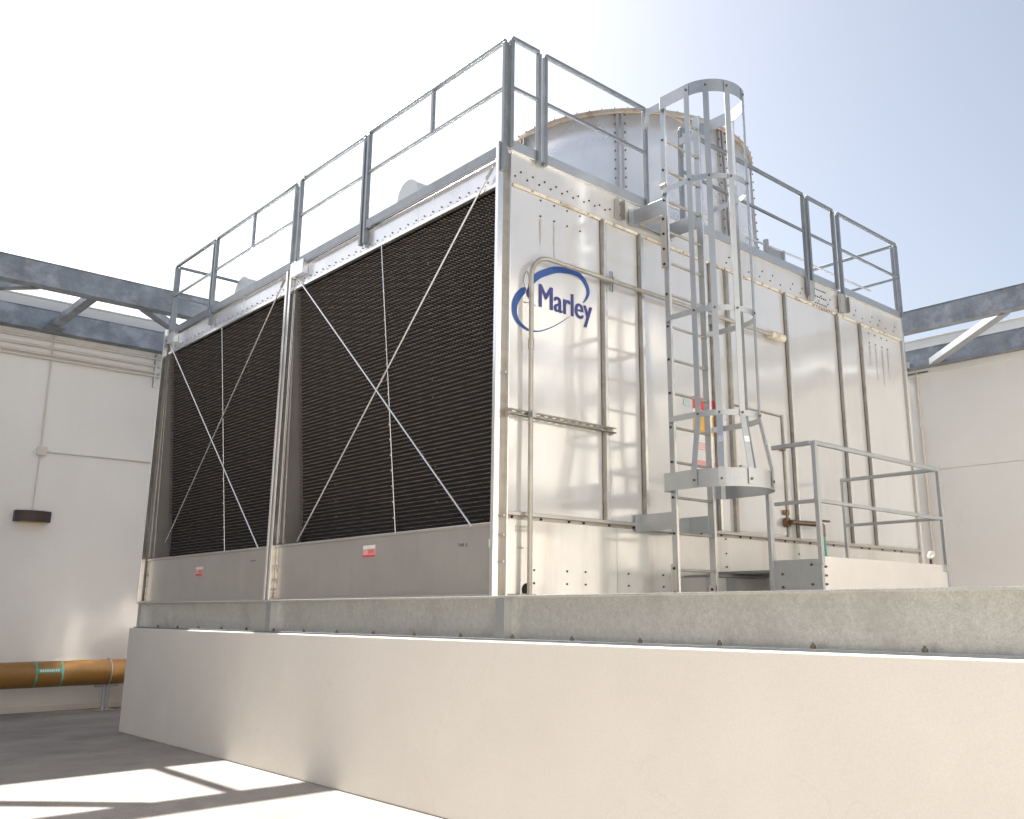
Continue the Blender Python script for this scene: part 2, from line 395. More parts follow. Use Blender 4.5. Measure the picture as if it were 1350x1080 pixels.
# rusty ledge bolts
bolts("rusty_bolts", [(.3 + k * .37, -.022, 3.703) for k in range(19)] + [(5.15 + k * .06, -.022, 3.703) for k in range(8)], (0, -1, 0), .013, .012, M['flange'], tw)
for x_, z_, l_ in ((.42, 3.46, .26), (.595, 3.46, .34), (6.72, 3.45, .5), (6.9, 3.45, .6), (7.06, 3.45, .4), (6.55, 3.45, .3)):
    MB().add([(x_ - .010, -.0085, z_), (x_ + .010, -.0085, z_), (x_ + .004, -.0085, z_ - l_), (x_ - .004, -.0085, z_ - l_)], [(0, 1, 2, 3)]).build("drip_stain", M['drip'], tw)
# lifting / rail brackets on the header
def ubracket(x):
    mb = MB(); z0, z1 = 3.78, 4.00
    mb.box(x - .05, x + .05, -.016, -.008, z0, z1).box(x - .05, x - .042, -.07, -.016, z0, z1).box(x + .042, x + .05, -.07, -.016, z0, z1)
    o = mb.build("header_bracket", M['dull'], tw)
    bolts("bracket_bolts", [(x, -.016, z0 + .05), (x, -.016, z1 - .05)], (0, -1, 0), .018, .014, M['bolt'], o)
ubracket(1.49); ubracket(5.93)
MB().box(1.80, 1.93, -.20, -.006, 3.83, 4.0).build("rail_bracket", M['galv'], tw, bevel=.004)
# access door on the end wall
dr = MB().box(3.30, 4.235, -.016, -.004, .72, 2.10).build("access_door", M['stainless'], tw, bevel=.003)
MB().box(3.24, 3.29, -.045, -.004, .705, 3.68).build("door_jamb", M['batten'], tw)
MB().box(4.238, 4.275, -.030, -.004, .705, 2.13).build("door_jamb", M['batten'], tw)
MB().box(3.29, 4.275, -.022, -.004, 2.105, 2.125).build("door_head", M['batten'], tw)
for z in (.98, 1.72): MB().bar((4.16, -.03, z), (4.25, -.04, z), .03, .05).tube([(4.20, -.05, z - .03), (4.20, -.05, z + .03)], .014, 8).build("door_hinge", M['brass'], dr)
MB().box(3.37, 3.43, -.05, -.017, 1.36, 1.44).tube([(3.40, -.06, 1.40), (3.40, -.06, 1.28)], .008, 6).build("door_latch", M['galv'], dr)
MB().box(3.46, 3.53, -.0175, -.0165, 1.86, 1.90).build("door_sticker", M['yellow'], dr)
for k, z in enumerate((1.42, 1.37, 1.33)): MB().box(3.46, 3.50 + .02 * (k % 2), -.0172, -.0165, z, z + .008).build("faint_print", M['greyprint'], dr)
# warning labels behind the ladder
def label_plate(x0, x1, z0, z1, m, y=-.009, name="warning_label", parent=tw):
    return MB().box(x0, x1, y - .002, y, z0, z1).build(name, m, parent)
lb = label_plate(2.60, 2.95, 1.30, 2.10, M['white'], name="instruction_label")
label_plate(2.60, 2.95, 1.97, 2.10, M['red'], -.0115, "red_panel", lb)
label_plate(2.60, 2.95, 1.70, 1.92, M['yellow'], -.0115, "yellow_panel", lb)
for k in range(4): label_plate(2.62, 2.93, 1.60 - k * .022, 1.612 - k * .022, M['pink'], -.0115, "faded_text_line", lb)
label_plate(2.60, 2.95, 1.34, 1.42, M['pink'], -.0115, "pink_panel", lb)
label_plate(2.45, 2.54, 1.98, 2.08, M['palegreen'], -.009, "green_sticker")
# stencilled marks near the corner (illegible at this size)
st = MB()
random.seed(3)
for z in (.575, .545):
    x = .145
    while x < .30:
        ww_ = random.uniform(.008, .014); st.box(x, x + ww_ * .35, -.0085, -.0075, z - .010, z + .010); st.box(x, x + ww_, -.0085, -.0075, z + .006, z + .010); x += ww_ + .006
x = .165
while x < .24: st.box(x, x + .010, -.0085, -.0075, .395, .408); x += .016
st.build("stencil_marks", M['greyprint'], tw, 'stuff')

# ---- logo print (flat lettering on the casing)
LY = -.0085
def text_mesh(txt, size, x, z, sx, name, m, parent, bold=.0, plane='y', pos=LY):
    cu = bpy.data.curves.new("lettering", 'FONT'); cu.body = txt; cu.size = size; cu.offset = bold; cu.resolution_u = 4; cu.extrude = 0
    to = bpy.data.objects.new("lettering_tmp", cu); COL.objects.link(to)
    dg = bpy.context.evaluated_depsgraph_get()
    me = bpy.data.meshes.new_from_object(to.evaluated_get(dg)); bpy.data.objects.remove(to)
    me.materials.clear(); me.materials.append(m); me.name = name
    base = Vector((x, pos, z)) if plane == 'y' else Vector((pos, x, z))
    for v in me.vertices:
        a, b, c = v.co
        v.co = (a * sx, -c, b) if plane == 'y' else (-c, -a * sx, b)
    o = bpy.data.objects.new(name, me); COL.objects.link(o); o.parent = parent
    o.location = base - wloc(parent); LOC[o.name] = base
    return o
def swoosh(pts, m, name, parent):
    """closed ribbon along pts [(x, z, width)]"""
    P = [Vector((a, b)) for a, b, _ in pts]
    # resample with Catmull-Rom
    Q = []; W = []
    for i in range(len(P) - 1):
        p0, p1, p2, p3 = P[max(0, i - 1)], P[i], P[i + 1], P[min(len(P) - 1, i + 2)]
        for k in range(8):
            t = k / 8; q = .5 * ((2 * p1) + (p2 - p0) * t + (2 * p0 - 5 * p1 + 4 * p2 - p3) * t * t + (3 * p1 - p0 - 3 * p2 + p3) * t ** 3)
            Q.append(q); W.append(pts[i][2] * (1 - t) + pts[i + 1][2] * t)
    Q.append(P[-1]); W.append(pts[-1][2])
    l, r = [], []
    for i, q in enumerate(Q):
        t = (Q[min(i + 1, len(Q) - 1)] - Q[max(i - 1, 0)]).normalized(); nn = Vector((-t.y, t.x))
        l.append(q + nn * W[i] / 2); r.append(q - nn * W[i] / 2)
    vs = [(a.x, LY, a.y) for a in l] + [(a.x, LY, a.y) for a in r]; n = len(Q)
    fs = [(i, i + 1, n + i + 1, n + i) for i in range(n - 1)]
    return MB().add(vs, fs).build(name, m, parent)
lg = text_mesh("Marley", .322, .388, 2.598, .80, "logo_lettering", M['navy'], tw, 0)
for k_, dx_ in enumerate((-.007, .007, -.0035, .0035)): text_mesh("Marley", .322, .388 + dx_, 2.598, .80, "letter_weight", M['navy'], lg, 0, pos=LY - .0004 * (k_ + 1))
swoosh([(.31, 2.815, .060), (.40, 2.90, .066), (.50, 2.957, .068), (.62, 3.01, .064), (.743, 3.035, .060), (.86, 3.045, .058), (.947, 3.025, .056), (1.02, 2.96, .052), (1.045, 2.89, .044), (1.02, 2.82, .026), (.975, 2.765, .006)], M['blue'], "logo_swoosh", tw)
swoosh([(.235, 2.735, .020), (.205, 2.70, .064), (.150, 2.635, .070), (.112, 2.555, .066), (.112, 2.465, .058), (.150, 2.40, .046), (.22, 2.362, .030), (.30, 2.345, .018), (.42, 2.365, .011), (.56, 2.43, .009), (.68, 2.505, .008), (.79, 2.585, .004)], M['blue'], "logo_swoosh", tw)
swoosh([(.262, 2.70, .006), (.212, 2.80, .008), (.250, 2.90, .008), (.285, 2.83, .008), (.262, 2.70, .006)], M['greyprint'], "logo_flame", tw)
mbd = MB(); mbd.add([(.290 + .042 * math.cos(t) * (1 if math.sin(t) < 0 else 1 - .8 * math.sin(t)), LY, 2.70 + .055 * math.sin(t) * (1 if math.sin(t) < 0 else 1.6)) for t in [2 * math.pi * k / 24 for k in range(24)]], [tuple(range(24))]); mbd.build("logo_drop", M['navy'], tw)
swoosh([(.215, 2.602, .006), (.245, 2.597, .007), (.275, 2.606, .007), (.31, 2.60, .006), (.37, 2.596, .006)], M['greyprint'], "logo_ripple", tw)

# ---- corner columns
def corner_post(x, y, sx, sy, z1=4.10):
    """groove-profile corner column; sx, sy point outwards"""
    def bx(a0, a1, b0, b1, m, nm, bev=.003, top=z1):
        MB().box(*sorted((x + sx * a0, x + sx * a1)), *sorted((y + sy * b0, y + sy * b1)), 0.0, top).build(nm, m, tw, bevel=bev)
    bx(.030, .090, -.045, -.005, M['bright'], "corner_post")
    bx(-.028, .030, -.040, -.012, M['batten'], "corner_groove", 0, 4.02)
    bx(-.040, -.028, -.030, .030, M['bright'], "corner_lip", .002, 4.05)
corner_post(0, 0, -1, -1); corner_post(0, L2, -1, 1); corner_post(L1, 0, 1, -1, 4.04); corner_post(L1, L2, 1, 1, 4.04)
bolts("post_bolts", [(-.002, -.0125 + .0, z) for z in (.28, .5, .66, 1.9)], (0, -1, 0), .012, .02, M['galv'], tw)
MB().box(L1 - .085, L1 - .045, -.030, -.004, 0, 3.70).build("end_batten", M['dull'], tw)
YM = 4.09
for y0 in (YM - .055, YM + .040):
    MB().box(-.060, .0, y0 - .012, y0 + .030, .0, 4.06).build("middle_post", M['bright'], tw, bevel=.003)
MB().box(-.020, .02, YM - .03, YM + .045, 0, 4.04).build("middle_groove", M['batten'], tw)

# ---- louvred side: recessed, leaning fill behind each bay
BAYS = ((.10, YM - .075), (YM + .075, L2 - .07))
XF = lambda z: .025 + (3.67 - z) * .082
for bi, (y0, y1) in enumerate(BAYS):
    # back sheet + rows
    mb = MB(); rows = 75; dz = (3.685 - .62) / rows
    nrib = int((y1 - y0) / .054); py_ = (y1 - y0) / nrib; gw = .0150
    for j in range(rows):
        z = .62 + (j + .75) * dz; x = XF(z)
        for k in range(-1, nrib):
            ya = max(y0, y0 + (k + .5 * (j % 2)) * py_ + gw); yb = min(y1, y0 + (k + 1 + .5 * (j % 2)) * py_ - gw)
            if yb - ya < .004: continue
            h = .007 + .003 * math.sin(k * 7.3 + j * 3.1); ym_ = (ya + yb) / 2
            # hollow cell lip: arched front edge, underside running back into the pack
            mb.add([(x, ya, z), (x, yb, z), (x - .002, ym_, z - h), (x + .042, ya, z + .004), (x + .042, yb, z + .004), (x + .042, ym_, z - h * .4)],
                   [(0, 2, 1), (0, 3, 5, 2), (2, 5, 4, 1), (0, 1, 4, 3)])
    mb.build("fill_pack", M['fill'], tw, 'stuff')
    MB().add([(XF(.6) + .055, y0 - .02, .6), (XF(.6) + .055, y1 + .02, .6), (XF(3.7) + .055, y1 + .02, 3.70), (XF(3.7) + .055, y0 - .02, 3.70)], [(3, 2, 1, 0)]).build("fill_shade_sheet", M['dark'], tw)  # near-black sheet paints the shade behind the fill
    # side jambs closing the wedge
    for y, yy in ((y0, y0 - .018), (y1, y1 + .018)):
        MB().add([(-.002, y, .62), (XF(.62) + .06, y, .62), (XF(3.7) + .06, y, 3.7), (-.002, y, 3.7), (-.002, yy, .62), (XF(.62) + .06, yy, .62), (XF(3.7) + .06, yy, 3.7), (-.002, yy, 3.7)],
                 [(0, 1, 2, 3), (7, 6, 5, 4), (0, 4, 5, 1), (1, 5, 6, 2), (2, 6, 7, 3), (3, 7, 4, 0)]).build("side_jamb", M['dull'], tw)
    MB().bar((.015, y1 - .012, .64), (.005, y1 - .012, 3.66), .010, .010).bar((.075, y1 - .010, .64), (.020, y1 - .010, 3.6), .008, .008).build("jamb_edge_strip", M['bright'], tw)
    # basin front and shelf
    MB().box(.0, .012, y0, y1, .02, .585).build("basin_front", M['dull'], tw)
    MB().box(-.018, .34, y0, y1, .585, .615).build("basin_shelf", M['dull'], tw, bevel=.006)
    MB().box(-.006, .0, y1 - .055, y1, .02, .58).build("basin_end_strip", M['rust'], tw)
    MB().box(-.045, .03, y0 - .01, y1 + .01, .0, .018).build("base_angle", M['dull'], tw, bevel=.003)
    bolts("basin_bolts", [(-.006, y1 - .03, .12), (-.006, y1 - .03, .23), (-.006, y1 - .04, .38)], (-1, 0, 0), .013, .012, M['flange'], tw)
    # header above the louvres
    hp = [y0, y0 + 1.3, y0 + 2.6, y1]
    for k in range(3):
        MB().box(-.002 - .002 * (k % 2), .02, hp[k], hp[k + 1] + (.03 if k < 2 else 0), 3.735, 3.94).build("louvre_header", M['cyl'], tw)
    MB().box(-.020, .03, y0, y1, 3.70, 3.735).build("header_lip", M['bright'], tw, bevel=.004)
    MB().box(-.024, .03, y0, y1, 3.94, 3.966).build("header_flashing", M['bright'], tw, bevel=.003)
    n = 26
    bolts("header_bolts", [(-.005, y0 + .16 + k * (y1 - y0 - .25) / (n - 1), 3.79) for k in range(n)], (-1, 0, 0), .0085, .007, M['bolt'], tw)
    bolts("header_screws", [(-.005, y0 + .20 + k * (y1 - y0 - .25) / (n - 1), 3.765) for k in range(n)], (-1, 0, 0), .005, .005, M['bolt'], tw)
    # hanger rod down the middle with pins
    ym = (y0 + y1) / 2 - .04
    MB().tube([(-.004, ym + .06, 3.70), (XF(.63) - .012, ym - .03, .62)], .0075, 6).build("hanger_rod", M['bright'], tw)
    bolts("hanger_pins", [(XF(z) - .014, ym - .02 + .03 * (z - .6), z) for z in [.8 + .16 * k for k in range(18)]], (-1, 0, 0), .009, .012, M['rust'], tw)
    for q in (.30, .78):
        yq = y0 + (y1 - y0) * q
        bolts("fill_pins", [(XF(z) - .004, yq, z) for z in [.9 + .17 * k for k in range(15)]], (-1, 0, 0), .005, .006, M['dull'], tw)
    # crossed tie rods
    for (ya, za), (yb, zb), sgn in (((y1 - .03, 3.90), (y0 + .30, .60), 0), ((y0 + .03, 3.90), (y1 - .16, .66 if bi == 0 else .86), 1)):
        x0, x1_ = -.035 - .015 * sgn, (-.01 if sgn == 0 else .165)
        rod = MB().tube([(x0, ya, za), (x1_, yb, zb)], .0105, 8).build("tie_rod", M['bright'], tw)
        tdir = Vector((x1_ - x0, yb - ya, zb - za)).normalized(); p = Vector((x0, ya, za))
        MB().tube([p + tdir * .02, p + tdir * .14], .017, 6).build("turnbuckle", M['galv'], rod)
    MB().box(-.055, -.005, y1 - .05, y1 - .005, 3.86, 3.96).build("rod_clevis", M['galv'], tw)
# pale patch plate by the middle column and far corner
MB().box(-.075, -.006, YM - .38, YM - .09, 3.84, 4.02).build("corner_patch", M['cyl'], tw)
MB().box(-.075, -.006, L2 - .38, L2 - .16, 3.84, 4.00).build("corner_patch", M['cyl'], tw)
# print and labels on basin fronts
def xplate(y0, y1, z0, z1, m, x=-.001, nm="warning_label", parent=tw):
    return MB().box(x - .002, x, y0, y1, z0, z1).build(nm, m, parent)
for (yc, zc, s_) in ((2.045, .455, 1.0), (6.145, .385, .95)):
    o = xplate(yc - .11 * s_, yc + .11 * s_, zc - .055 * s_, zc + .060 * s_, M['pink'])
    xplate(yc - .11 * s_, yc + .11 * s_, zc + .025 * s_, zc + .060 * s_, M['white'], -.0035, "label_head", o)
    xplate(yc - .11 * s_, yc + .11 * s_, zc - .055 * s_, zc - .035 * s_, M['red'], -.0035, "label_foot", o)
    for k in range(3): xplate(yc - .09 * s_, yc + .02 * s_, zc - .02 * s_ + k * .014, zc - .014 * s_ + k * .014, M['red'], -.0035, "label_text_line", o)
text_mesh("TWR  B", .046, .60, .425, .9, "stencil_lettering", M['ink'], tw, .0, 'x', -.0022)
xplate(.14, .165, .405, .475, M['white'], -.001, "slot_sticker")
xplate(4.62, 4.66, .455, .468, M['ink'], -.001, "stencil_mark"); xplate(4.55, 4.59, .455, .468, M['ink'], -.001, "stencil_mark")

# ---- roof deck and fan cylinders
MB().box(.02, L1 - .02, .02, L2 - .02, 4.02, 4.050).build("roof_deck", M['galv'], tw)
def fan_cylinder(cx, cyy):
    N = 96; zb, zt = 4.05, 5.80; mb = MB(); prof = [(zb, 1.82), (4.35, 1.765), (4.8, 1.735), (5.3, 1.735), (zt - .06, 1.74)]
    vs = [(cx + r * math.cos(2 * math.pi * k / N), cyy + r * math.sin(2 * math.pi * k / N), z) for z, r in prof for k in range(N)]
    fs = [(i * N + k, i * N + (k + 1) % N, (i + 1) * N + (k + 1) % N, (i + 1) * N + k) for i in range(len(prof) - 1) for k in range(N)]
    cyl = mb.add(vs, fs, True).build("fan_cylinder", M['cyl'], tw)
    sol = cyl.modifiers.new("thick", 'SOLIDIFY'); sol.thickness = .012; sol.offset = 0
    # rolled rim flange
    mb = MB(); rr = [(1.735, 5.735), (1.775, 5.735), (1.785, 5.75), (1.785, 5.795), (1.775, 5.805), (1.72, 5.805)]
    vs = [(cx + r * math.cos(2 * math.pi * k / N), cyy + r * math.sin(2 * math.pi * k / N), z) for r, z in rr for k in range(N)]; m_ = len(rr)
    mb.add(vs, [(i * N + k, i * N + (k + 1) % N, ((i + 1) % m_) * N + (k + 1) % N, ((i + 1) % m_) * N + k) for i in range(m_) for k in range(N)])
    mb.build("rim_flange", M['flange'], cyl)
    a0 = math.atan2(-1.735, -.22)
    bolts("rim_bolts", [(cx + 1.787 * math.cos(2 * math.pi * k / 72), cyy + 1.787 * math.sin(2 * math.pi * k / 72), 5.79) for k in range(72)], (0, 0, 1), .010, .016, M['flange'], cyl)
    for k in range(8):
        a = R(-138) + k * math.pi / 4
        def pt(r, da, z): return (cx + r * math.cos(a + da), cyy + r * math.sin(a + da), z)
        s = MB()
        for sg in (-1, 1):
            s.add([pt(1.745, sg * .024, 5.73), pt(1.775, sg * .024, 5.73), pt(1.775, sg * .010, 5.73), pt(1.745, sg * .010, 5.73),
                   pt(1.79, sg * .024, 4.08), pt(1.83, sg * .024, 4.08), pt(1.83, sg * .010, 4.08), pt(1.79, sg * .010, 4.08)],
                  [(0, 1, 2, 3), (7, 6, 5, 4), (0, 4, 5, 1), (1, 5, 6, 2), (2, 6, 7, 3), (3, 7, 4, 0)])
        o = s.build("seam_flange", M['dull'], cyl)
        bolts("seam_bolts", [pt(1.78 + (5.7 - z) * .028, sg * .034, z) for z in [4.15 + .12 * q for q in range(14)] for sg in (-1, 1)], (math.cos(a), math.sin(a), 0), .012, .014, M['bolt'], cyl)
    # fan inside
    hub = MB().tube([(cx, cyy, 4.75), (cx, cyy, 5.10)], .22, 20).build("fan_hub", M['galv'], cyl)
    for k in range(6):
        a = k * math.pi / 3 + .3; c_, s_ = math.cos(a), math.sin(a)
        MB().add([(cx + .22 * c_ - .09 * s_, cyy + .22 * s_ + .09 * c_, 4.98), (cx + .22 * c_ + .09 * s_, cyy + .22 * s_ - .09 * c_, 4.90),
                  (cx + 1.66 * c_ + .16 * s_, cyy + 1.66 * s_ - .16 * c_, 4.92), (cx + 1.66 * c_ - .16 * s_, cyy + 1.66 * s_ + .16 * c_, 4.97)], [(0, 1, 2, 3)]).build("fan_blade", M['galv'], cyl).modifiers.new("t", 'SOLIDIFY').thickness = .02
fan_cylinder(3.78, 2.02); fan_cylinder(3.78, 6.06)
# small step bracket and pipe on deck
MB().box(4.62, 4.66, .28, .34, 4.05, 4.56).box(4.99, 5.03, .28, .34, 4.05, 4.50).box(4.66, 4.99, .30, .32, 4.18, 4.47).build("deck_bracket", M['galv'], tw)

# water inlet pipe ends behind the louvre-side railing
for i, (x, y, z, r, lab) in enumerate(((.62, 2.55, 4.635, .21, "grey inlet pipe end on the tower roof, the one nearer the logo corner"),
                                       (.95, 7.75, 4.86, .27, "grey inlet pipe end on the tower roof, the one nearer the left wall"))):
    t = thing("inlet_pipe", lab, "pipe", (x, y, 4.05), "water inlet pipes on the tower roof")
    MB().tube([(x, y, z), (x + .80, y, z)], r, 32).build("pipe_elbow", M['cover'], t)
    MB().tube([(x + .60, y, z - r * .6), (x + .60, y, 4.05)], r * .8, 28).build("pipe_riser", M['cover'], t)
    MB().tube([(x - .012, y, z), (x, y, z)], r + .006, 40).build("end_cap", M['cover'], t)
    MB().box(x + .10, x + .16, y - .05, y + .05, 4.05, z - r + .02).build("pipe_support", M['galv'], t)

# ------------------------------------------------------------------ guardrail round the roof
gr = thing("guardrail", "galvanised two-bar guardrail with toe board round the tower roof", "railing", (L1 / 2, 0, ZC))
def rail_panel(p, q, zt, zm, posts=(0, 1), stubs=(), zb=4.05, off=(0, 0), low=(), sq=.045, toe=True, zlow=3.80):
    """p, q in plan; posts/stubs as distances from p (metres)"""
    p = Vector((*p, 0)); q = Vector((*q, 0)); t = (q - p).normalized(); Ln = (q - p).length
    n = Vector((t.y, -t.x, 0))
    up = Vector((0, 0, 1))
    # top rail: angle section (top leaf + side leaf) with softly mitred ends
    pn = MB().bar(p + up * zt, q + up * zt, .042, .042).build("top_rail", M['rail'], gr, bevel=.008)
    MB().bar(p + up * zm + t * .02, q + up * zm - t * .02, .030, .030).build("mid_rail", M['rail'], pn, bevel=.003)
    for d_ in posts:
        c = p + t * (d_ if d_ > 0 else 0); z0 = zlow if (d_ in low) else zb
        MB().bar(c + up * z0, c + up * (zt - .02), .048, .040, tuple(t)).build("post", M['rail'], pn, bevel=.004)
    for d_ in stubs:
        c = p + t * d_; MB().bar(c + up * zm, c + up * (zt - .02), .034, .034, tuple(t)).build("stub_post", M['rail'], pn)
    if toe:
        zt_ = 4.085 if abs(t.x) > .5 else 4.022
        MB().bar(p + up * zt_ - n * .012, q + up * zt_ - n * .012, .008, .10).build("toe_board", M['galv'] if abs(t.x) > .5 else M['rail'], pn)
    return pn
yr = -.045
SZ, SM = 5.185, 4.665
rail_panel((.008, yr), (.355, yr), SZ, SM, (.0, .347), low=(.347,), zlow=4.0)
rail_panel((.435, yr), (1.90, yr), SZ, SM, (.0, 1.465), low=(0,), zlow=4.0)
rail_panel((2.50, yr), (5.00, yr), SZ, SM, (.0, 2.50), low=(2.5,))
rail_panel((5.095, yr), (5.73, yr), SZ, SM, (.0, .635), low=(0,), zlow=3.78)
rail_panel((5.86, yr), (7.50, yr), SZ, SM, (.0, 1.64), low=(0,), zlow=3.76)
xr = -.045; WZ, WM = 5.13, 4.64
rail_panel((xr, -.02), (xr, 2.36), WZ + .015, WM + .01, (.0, 2.38), (1.16,), low=(0, 2.38))
rail_panel((xr, 2.44), (xr, 3.93), WZ, WM, (0, 1.49,), low=(0,))
rail_panel((xr, 4.06), (xr, 6.42), WZ - .02, WM - .02, (0, 2.36), (1.17,), low=(2.36,))
rail_panel((xr, 6.50), (xr, L2 - .15), WZ - .025, WM - .025, (0, 1.43), low=(1.43,), zlow=3.9)
yn = L2 + .045
rail_panel((.0, L2 - .14), (1.45, L2 - .14), WZ - .03, WM - .03, (0, 1.45))
rail_panel((1.9, yn), (4.6, yn), SZ, SM, (0, 2.7)); rail_panel((4.7, yn), (L1, yn), SZ, SM, (0, 2.84))
xe = L1 - .02
rail_panel((xe, .02), (xe, 2.1), SZ, SM, (0, 2.08), ); rail_panel((xe, 2.2), (xe, 4.9), SZ, SM, (0, 2.7)); rail_panel((xe, 5.0), (xe, L2), SZ, SM, (0, 3.08))
# post feet plates (rust stained) on the header
for x in (5.05, 5.80):
    MB().box(x - .045, x + .045, -.075, -.024, 3.74, 4.0).build("post_shoe", M['dull'], gr, bevel=.006)
# splice on the long top rail
MB().bar((xr - .025, 3.83, WZ + .012), (xr - .025, 4.36, WZ + .004), .012, .05).build("splice_plate", M['bright'], gr)
# thin conduit behind the guardrail
MB().tube([(2.6, .3, 4.42), (5.4, .3, 4.50), (5.6, .3, 4.49), (7.3, .3, 4.50)], .014, 8).build("rail_conduit", M['bright'], gr)

# ------------------------------------------------------------------ caged ladder
ld = thing("caged_ladder", "galvanised caged ladder climbing the end wall from the plinth to the roof", "ladder", (1.98, -.46, 0))
XL0, XL1, YL = 1.705, 2.255, -.46
for sx, x in ((-1, XL0), (1, XL1)):
    top = 5.02 if sx < 0 else 5.06
    o = MB().box(x - .006, x + .006, YL - .035, YL + .035, -.352, top).build("stile", M['galv'], ld)
    MB().box(x - .006 if sx > 0 else x - .020, x + .020 if sx > 0 else x + .006, YL - .041, YL - .035, -.352, top).build("stile_flange", M['bright'], o)  # brighter than the stile: the reflected sunlit wall is put into its colour
    bolts("stile_bolts", [(x - .006, YL + .01, .245 + .3335 * k) for k in range(14)], (-1, 0, 0), .013, .008, M['hole'], ld)
rung = MB().tube([(XL0 + .006, YL, .245), (XL1 - .006, YL, .245)], .0135, 8).build("rung", M['tanpipe'], ld)
for k in range(1, 15): dup(rung, (rung.location.x + wloc(ld).x, YL, .245 + .3335 * k))
XC, YC, RC = 2.015, -.80, .365
def hoop(z, h, r=RC, tail=True, flare=0, mname="cage_hoop", yl=YL, full=True):
    mb = MB(); d_ = (yl - YC); N = 40
    a0 = math.atan2(d_, -math.sqrt(max(r * r - d_ * d_, .01))); a1 = math.atan2(d_, math.sqrt(max(r * r - d_ * d_, .01))) + 2 * math.pi
    P = [(XC - r, yl - .02), (XC - r, YC)] + [(XC + r * math.cos(a), YC + r * math.sin(a)) for a in [math.pi + math.pi * i / N for i in range(1, N)]] + [(XC + r, YC), (XC + r, yl - .02)]
    if tail: P = [(XL0 - .008, yl + .01), (XC - r + .03, yl + .01)] + P + [(XC + r - .03, yl + .01), (XL1 + .008, yl + .01)]
    th = .007; o = []; n = len(P)
    for i, (a, b) in enumerate(P):
        t = Vector((P[min(i + 1, n - 1)][0] - P[max(i - 1, 0)][0], P[min(i + 1, n - 1)][1] - P[max(i - 1, 0)][1])).normalized(); nn = (t.y * th, -t.x * th)
        o += [(a, b, z - h / 2), (a, b, z + h / 2), (a + nn[0], b + nn[1], z + h / 2), (a + nn[0], b + nn[1], z - h / 2)]
    fs = []
    for i in range(n - 1):
        for k in range(4): fs.append((i * 4 + k, i * 4 + (k + 1) % 4, i * 4 + 4 + (k + 1) % 4, i * 4 + 4 + k))
    fs += [(0, 1, 2, 3), (n * 4 - 1, n * 4 - 2, n * 4 - 3, n * 4 - 4)]
    mb.add(o, fs); return mb.build(mname, M['galv'], ld)
hoop(4.965, .135); hoop(3.985, .055); hoop(2.64, .055); hoop(1.64, .055)
RB = .458
hoop(1.035, .165, RB, tail=True)
angs = [R(-176), R(-145), R(-112), R(-73), R(-38), R(-4)]
for i, a in enumerate(angs):
    c_, s_ = math.cos(a), math.sin(a); off = RC + .012
    p0 = Vector((XC + off * c_, YC + off * s_, 5.02)); p1 = Vector((XC + off * c_, YC + off * s_, 1.62)); p2 = Vector((XC + (RB + .016) * c_, YC + (RB + .016) * s_, 1.125)); p3 = p2 - Vector((0, 0, .15))
    st_ = MB().bar(p1, p0, .058, .006, (c_, s_, 0)).bar(p2, p1, .058, .006, (c_, s_, 0)).bar(p3, p2, .058, .006, (c_, s_, 0)).build("cage_strip", M['galv'], ld)
    bolts("strip_bolts", [(XC + (off + .003) * c_, YC + (off + .003) * s_, z) for z in (4.965, 3.985, 2.64, 1.64)] + [(XC + (RB + .019) * c_, YC + (RB + .019) * s_, 1.02)], (c_, s_, 0), .012, .010, M['bolt'], st_)
    if i in (1, 2, 3, 4):
        MB().bar(p1 + (p2 - p1) * .42 + Vector((c_, s_, 0)) * .005, p1 + (p2 - p1) * .52 + Vector((c_, s_, 0)) * .005, .05, .006, (c_, s_, 0)).build("strip_splice", M['bright'], st_)
# stand-off brackets to the casing
for z, h in ((3.86, .17), (.70, .16)):
    for sx, x in ((-1, XL0), (1, XL1)):
        mb = MB().box(x - .006 - .004 * sx, x + .006 - .004 * sx, YL + .03, -.03, z - h / 2, z + h / 2)
        mb.box(x - .07, x + .07, -.036, -.024, z - h / 2, z + h / 2)
        mb.build("standoff_bracket", M['galv'], ld, bevel=.003)
MB().box(XL0 + .006, XL1 - .006, -.055, -.040, 3.80, 3.96).build("cross_plate", M['galv'], ld)
MB().box(XL0 + .006, XL1 - .006, -.20, -.185, .62, .76).build("cross_plate", M['galv'], ld)
# upper brace to the guardrail and side plates with holes
MB().box(XL0 - .016, XL0 - .006, YL, -.24, 4.93, 5.015).bar((1.89, yr - .02, 4.935), (XL0 - .005, -.26, 4.935), .05, .008).build("upper_brace", M['galv'], ld)
MB().box(XL1 + .006, XL1 + .016, YL, -.22, 4.82, 4.905).bar((2.50, yr - .02, 4.825), (XL1 + .012, -.24, 4.825), .05, .008).build("upper_brace", M['galv'], ld)
MB().tube([(XL0 - .01, YL + .03, 4.06), (XL0 - .01, YL - .03, 4.06)], .035, 8).build("hinge_bolt", M['flange'], ld)
for x, z0, z1 in ((XL0 - .03, 3.18, 3.74), (XL0 - .02, .0, .30), (XL1 - .02, .0, .12)):
    sp = MB().box(x - .004, x + .004, YL - .03, YL + .045, z0, z1).build("splice_plate", M['dull'], ld)
    nb = max(2, int((z1 - z0) / .12)); bolts("splice_bolts", [(x - .004, YL + .005, z0 + .04 + k * (z1 - z0 - .08) / (nb - 1)) for k in range(nb)], (-1, 0, 0), .014, .008, M['hole'], sp)

